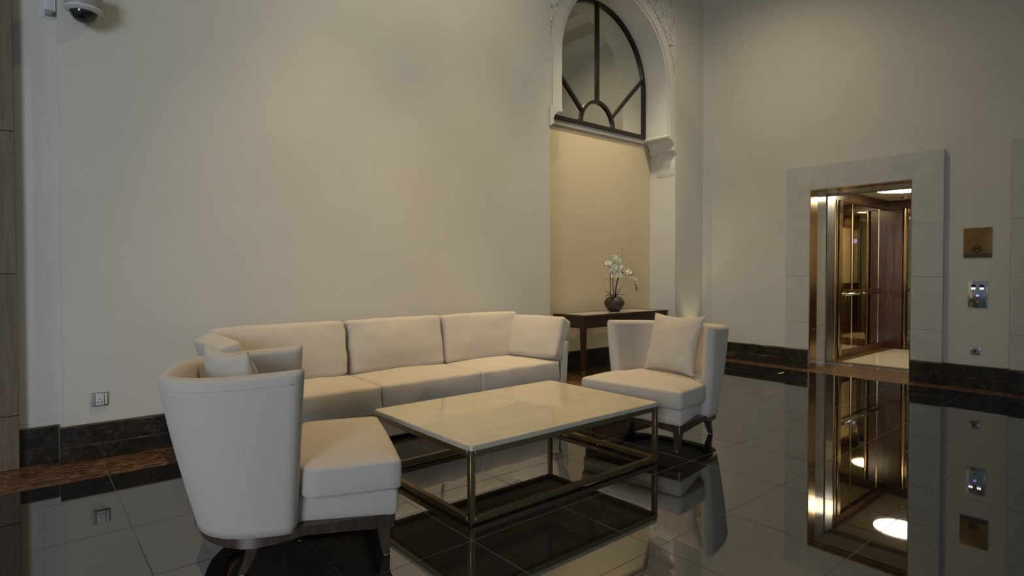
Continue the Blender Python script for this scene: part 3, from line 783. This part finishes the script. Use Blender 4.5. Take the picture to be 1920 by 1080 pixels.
leaf([L(0.01, 0.185), L(0.05, 0.235, -0.03), L(0.10, 0.215, -0.04), L(0.13, 0.21, -0.04)], 0.020)
leaf([L(0.0, 0.185), L(-0.02, 0.22, -0.06), L(-0.03, 0.20, -0.10), L(-0.05, 0.165, -0.12)], 0.022)
def flower_mesh(sz):
    bm = bmesh.new()
    def petal(a, ln, wd):
        c = bm.verts.new((0, 0, 0)); ring = []
        for k in range(1, 8):
            t = k/8; r = ln*math.sin(PI*0.5*t)**0.8 if False else ln*t
            ring.append((r, wd*math.sin(PI*t)**0.7))
        le = [bm.verts.new((r*math.cos(a)-h*math.sin(a), r*math.sin(a)+h*math.cos(a), 0.25*r*r/ln+0.1*h)) for r, h in ring]
        ri = [bm.verts.new((r*math.cos(a)+h*math.sin(a), r*math.sin(a)-h*math.cos(a), 0.25*r*r/ln+0.1*h)) for r, h in ring]
        tip = bm.verts.new((ln*math.cos(a), ln*math.sin(a), 0.22*ln))
        bm.faces.new((c, ri[0], le[0]))
        for i in range(6): bm.faces.new((le[i], ri[i], ri[i+1], le[i+1]))
        bm.faces.new((le[6], ri[6], tip))
    for a, ln, wd in ((90, 1, .36), (210, 1, .34), (330, 1, .34), (15, 1.05, .62), (165, 1.05, .62)): petal(math.radians(a), sz*ln, sz*wd)
    return bm
fm = bpy.data.meshes.new('flower'); b_ = flower_mesh(0.043); b_.to_mesh(fm); b_.free(); fm.materials.append(MAT['petal'])
lm = bpy.data.meshes.new('flower_lip'); b_ = bmesh.new(); bmesh.ops.create_icosphere(b_, subdivisions=1, radius=0.009); b_.to_mesh(lm); b_.free(); lm.materials.append(MAT['yolk'])
for me in (fm, lm):
    for pl in me.polygons: pl.use_smooth = True
def flower(pos, size, toward):
    f_ = bpy.data.objects.new('flower', fm); COL.objects.link(f_); f_.parent = orc; f_.location = pos
    q = Vector(toward).normalized().to_track_quat('Z', 'Y'); f_.rotation_euler = q.to_euler(); f_.scale = (size,)*3
    l = bpy.data.objects.new('flower_lip', lm); COL.objects.link(l); l.parent = f_; l.location = (0, -0.006, 0.008)
rnd = random.Random(4)
def jit(s): return Vector((rnd.uniform(-s, s), rnd.uniform(-s, s), rnd.uniform(-s, s)))
cl = [(-0.085, 0.615), (-0.10, 0.60), (-0.03, 0.655), (0.0, 0.67), (0.035, 0.66), (0.06, 0.645), (-0.01, 0.625), (0.03, 0.61), (0.055, 0.60), (-0.055, 0.63),
      (0.0, 0.575), (0.025, 0.55), (0.04, 0.525), (0.01, 0.535), (0.02, 0.49), (0.05, 0.47), (0.0, 0.46), (0.07, 0.455), (-0.07, 0.60), (-0.015, 0.645), (0.045, 0.63), (0.02, 0.58), (0.06, 0.56), (-0.01, 0.51), (0.035, 0.495)]
for r, z in cl: flower(L(r, z)+jit(0.012)-cf*0.02, rnd.uniform(0.9, 1.2), -cf+jit(0.6))
for i, t in enumerate((9, 10, 11, 12, 13, 14, 15, 16)):
    flower(s2[t]+jit(0.010)-cf*0.012+Vector((0, 0, 0.012)), 1.05-0.06*i, -cf+jit(0.6)+cr*0.3)
    if i % 2 == 0: flower(s2[t]+jit(0.012)+Vector((0, 0, 0.02)), 0.8-0.03*i, -cf*0.4+cr*0.5+jit(0.5))
tube('bud', [s2[17], s2[18]+Vector((0, 0, -0.015))], [0.010, 0.003], 'leaf', orc)
tube('twig', bez([L(0.05, 0.66), L(0.14, 0.74), L(0.10, 0.83), L(0.05, 0.80)]), 0.0016, 'stem', orc, 5)
tube('twig', bez([L(-0.03, 0.66), L(-0.05, 0.70), L(-0.06, 0.71)]), 0.0018, 'stem', orc, 5)
tube('twig', bez([L(0.03, 0.66), L(0.03, 0.74), L(0.06, 0.76)]), 0.0018, 'stem', orc, 5)
tube('twig', bez([L(-0.05, 0.40), L(-0.09, 0.41), L(-0.13, 0.40)]), 0.0016, 'stem', orc, 5)

# ------------------------------------------------------------------ wall fittings
# socket by the pilaster
so = tag(empty('wall_socket', (0.408, YW, 0.40)), 'chrome-framed switched socket plate above the skirting near the pilaster', 'socket')
box('back_plate', -0.046, 0.046, -0.008, 0.0, -0.046, 0.046, 'steel', so, 0.002)
box('side_bar', -0.045, -0.026, -0.012, -0.008, -0.044, 0.040, 'grey', so, 0.002)
box('socket_face', -0.024, 0.024, -0.014, -0.008, -0.040, 0.042, 'white', so, 0.002)
box('rocker_switch', 0.029, 0.042, -0.015, -0.008, -0.038, 0.042, 'white', so, 0.002)
for hx, hz in ((0.0, 0.004), (-0.011, -0.018), (0.011, -0.018)): box('pin_hole', hx-0.0025, hx+0.0025, -0.0146, -0.013, hz-0.004, hz+0.004, 'black', so)
# data socket by the lift
so2 = tag(empty('data_socket', (XR, 1.613, 0.40)), 'small chrome data outlet low on the wall beside the lift', 'socket')
box('back_plate', -0.008, 0.0, -0.042, 0.042, -0.039, 0.039, 'chrome', so2, 0.003)
box('insert', -0.011, -0.008, -0.020, 0.030, -0.028, 0.028, 'grey', so2, 0.002)
box('port', -0.0125, -0.011, -0.010, 0.024, -0.014, 0.014, 'black', so2)
box('port_contact', -0.0132, -0.0125, 0.010, 0.020, -0.004, 0.006, 'white', so2)
# lift call panel with two lit indicators
cp = tag(empty('call_panel', (XR, 1.60, 1.01)), 'polished steel lift call panel with two lit floor indicators', 'call panel')
box('plate', -0.010, 0.0, -0.082, 0.082, -0.142, 0.142, 'chrome', cp, 0.002)
for yc in (0.036, -0.036):
    box('indicator', -0.0115, -0.010, yc-0.020, yc+0.020, 0.048, 0.105, 'black', cp)
    for k, dy in enumerate((0.009, -0.009)):
        o = box('lit_digit', -0.0122, -0.0115, yc+dy-0.007, yc+dy+0.007, 0.054, 0.073, 'screen', cp)
o = lathe('call_button', [(0.021, 0.0), (0.021, 0.006), (0.016, 0.008), (0.002, 0.008)], 'steel', cp, 24); o.location = (-0.010, 0.0, -0.012); o.rotation_euler = (0, -PI/2, 0)
o = lathe('button_ring', [(0.012, 0.008), (0.012, 0.0095), (0.008, 0.0095), (0.008, 0.008)], 'screenblue', cp, 24); o.location = (-0.010, 0.0, -0.012); o.rotation_euler = (0, -PI/2, 0)
o = lathe('key_switch', [(0.017, 0.0), (0.017, 0.005), (0.002, 0.006)], 'steel', cp, 24); o.location = (-0.010, 0.0, -0.082); o.rotation_euler = (0, -PI/2, 0)
# engraved bronze notice with a no-smoking mark
sg = tag(empty('notice_plate', (XR, 1.607, 1.565)), 'square bronze notice plate with a no-smoking mark above the call panel', 'sign')
box('plate', -0.008, 0.0, -0.122, 0.122, -0.16, 0.16, 'plaque', sg, 0.002)
box('lower_strip', -0.0088, -0.008, -0.121, 0.121, -0.159, -0.118, 'plaquedark', sg)
ring_pts = [(0.0, 0.005+0.034*math.cos(2*PI*k/36), -0.068+0.036*math.sin(2*PI*k/36)) for k in range(37)]
bm = bmesh.new(); tube_bm(bm, [(-0.0088, q[1], q[2]) for q in ring_pts], 0.0042, 6, False); bm_obj('ban_ring', bm, 'ink', sg, True)
box('ban_ring_base', -0.0084, -0.008, 0.004, 0.006, -0.069, -0.067, 'ink', sg)
o = box('ban_slash', -0.0092, -0.008, -0.033, 0.033, -0.0035, 0.0035, 'ink', sg); o.location = (0, 0.005, -0.068); o.rotation_euler = (math.radians(-45), 0, 0)
o = box('cigarette_mark', -0.0092, -0.008, -0.024, 0.024, -0.004, 0.004, 'ink', sg); o.location = (0, 0.005, -0.072); o.rotation_euler = (math.radians(12), 0, 0)
bm = bmesh.new(); tube_bm(bm, [(-0.0088, 0.005+0.02-0.01*k, -0.06+0.012*math.sin(k*1.3)) for k in range(6)], 0.0022, 6); bm_obj('smoke_mark', bm, 'ink', sg, True)
# worn engraved lines: marks only, nothing legible
for z, segs in ((0.112, ((0.03, 0.010), (0.012, 0.006))), (0.098, ((0.042, 0.008),)), (0.084, ((0.0, 0.03),)), (0.070, ((0.03, 0.022), (-0.005, 0.02))), (0.052, ((0.055, 0.006),)), (0.044, ((0.03, 0.02), (0.0, 0.018), (-0.028, 0.03))), (0.024, ((0.036, 0.014), (0.005, 0.04), (-0.04, 0.05))), (0.010, ((0.058, 0.012),))):
    for y, ln in segs: box('engraved_line', -0.0084, -0.008, y-ln/2, y+ln/2, z-0.0016, z+0.0016, 'ink', sg)

# dome security camera and white junction box
sc = tag(empty('security_camera', (0.345, YW-0.10, 2.955)), 'grey dome security camera mounted high on the pale wall', 'security camera')
o = lathe('housing', [(0.10, 0.0), (0.104, 0.02), (0.104, 0.10), (0.095, 0.13), (0.05, 0.135)], 'grey', sc, 40)
o.location = (0, 0, 0.0)
lathe('trim_ring', [(0.105, 0.012), (0.107, 0.0), (0.09, -0.012), (0.075, -0.014), (0.073, 0.0)], 'white', sc, 40)
lathe('dome', [(0.073, -0.008)]+[(0.073*math.cos(a*PI/20), -0.010-0.066*math.sin(a*PI/20)) for a in range(1, 10)]+[(0.004, -0.0765)], 'dome', sc, 36)
box('wall_bracket', -0.05, 0.05, 0.07, 0.10, 0.02, 0.13, 'grey', sc, 0.004)
bm = bmesh.new()
for k in range(7):                                            # illegible maker's lettering band
    a = math.radians(-112+5.0*k); add_box(bm, 0.1035*math.cos(a)-0.0025, 0.1035*math.cos(a)+0.0025, 0.1035*math.sin(a)-0.001, 0.1035*math.sin(a)+0.001, 0.058, 0.063)
bm_obj('maker_mark', bm, 'white', sc)
jb = tag(empty('junction_box', (0.182, 4.93, 2.99)), 'small white junction box in the wall recess next to the dome camera', 'junction box')
box('cover', -0.034, 0.026, -0.05, 0.0, -0.025, 0.09, 'white', jb, 0.004); box('cable_entry', -0.03, 0.006, -0.05, 0.0, -0.05, -0.0255, 'grey', jb, 0.003)
box('mount_plate', -0.05, 0.03, 0.0, 0.01, -0.06, 0.11, 'white', jb)

# ------------------------------------------------------------------ ceiling downlights (lamps of the room)
def downlight(name, x, y, energy, cone, label, aim=(0, 0), color=(1.0, 0.72, 0.42), blend=0.9, z=ZC):
    d = tag(empty(name, (x, y, z)), label, 'downlight', 'recessed ceiling downlights')
    lathe('bezel', [(0.075, 0.0), (0.075, -0.006), (0.055, -0.008), (0.055, 0.0)], 'white', d, 24)
    lathe('lens', [(0.055, -0.001), (0.054, -0.004), (0.002, -0.004)], 'lampdisc', d, 24)
    l = bpy.data.lights.new(name+'_lamp', 'SPOT'); l.energy = energy; l.spot_size = math.radians(cone); l.spot_blend = blend
    l.color = color; l.shadow_soft_size = 0.06
    o = bpy.data.objects.new(name+'_lamp', l); COL.objects.link(o); o.parent = d; o.location = (0, 0, -0.03)
    o.rotation_euler = Vector((aim[0], aim[1], -5.4)).to_track_quat('-Z', 'Y').to_euler()
WARM = (1.0, 0.63, 0.22)
downlight('ceiling_downlight', 2.0, 3.6, 290, 66, 'recessed warm downlight in the ceiling over the pilaster end of the sofa', color=(1.0, 0.70, 0.35))
downlight('ceiling_downlight', 3.5, 3.6, 230, 66, 'recessed warm downlight in the ceiling over the niche end of the sofa', color=WARM)
downlight('ceiling_downlight', 2.6, 2.5, 20, 55, 'recessed warm downlight in the ceiling over the coffee table', color=WARM)
downlight('ceiling_downlight', 2.9, 2.6, 165, 100, 'recessed warm wall-washing downlight in the ceiling facing the sofa wall', aim=(0.1, 6.5), color=(1.0, 0.86, 0.58))
downlight('ceiling_downlight', 5.8, 4.2, 340, 75, 'recessed warm downlight in the ceiling before the arched niche', aim=(0, 0.5), color=(1.0, 0.88, 0.62))
downlight('ceiling_downlight', 5.9, 3.3, 140, 130, 'recessed warm downlight in the ceiling before the lift door', blend=1.0, aim=(1.6, 0.9), color=(1.0, 0.83, 0.58))
# small recessed uplight at the foot of the pier
ul = tag(empty('floor_uplight', (7.42, 4.68, 0)), 'small recessed floor uplight at the foot of the pier behind the armchair', 'uplight')
lathe('bezel', [(0.06, 0.0005), (0.06, 0.004), (0.045, 0.005), (0.045, 0.0005)], 'steel', ul, 24)
lathe('lens', [(0.045, 0.0006), (0.044, 0.003), (0.002, 0.003)], 'lampdisc', ul, 24)
l = bpy.data.lights.new('floor_uplight_lamp', 'SPOT'); l.energy = 24; l.spot_size = math.radians(50); l.spot_blend = 0.8; l.color = (1.0, 0.78, 0.45); l.shadow_soft_size = 0.03
o = bpy.data.objects.new('floor_uplight_lamp', l); COL.objects.link(o); o.parent = ul; o.location = (0, 0, 0.03)
o.rotation_euler = Vector((0.0, 0.06, 1.0)).to_track_quat('-Z', 'Y').to_euler()
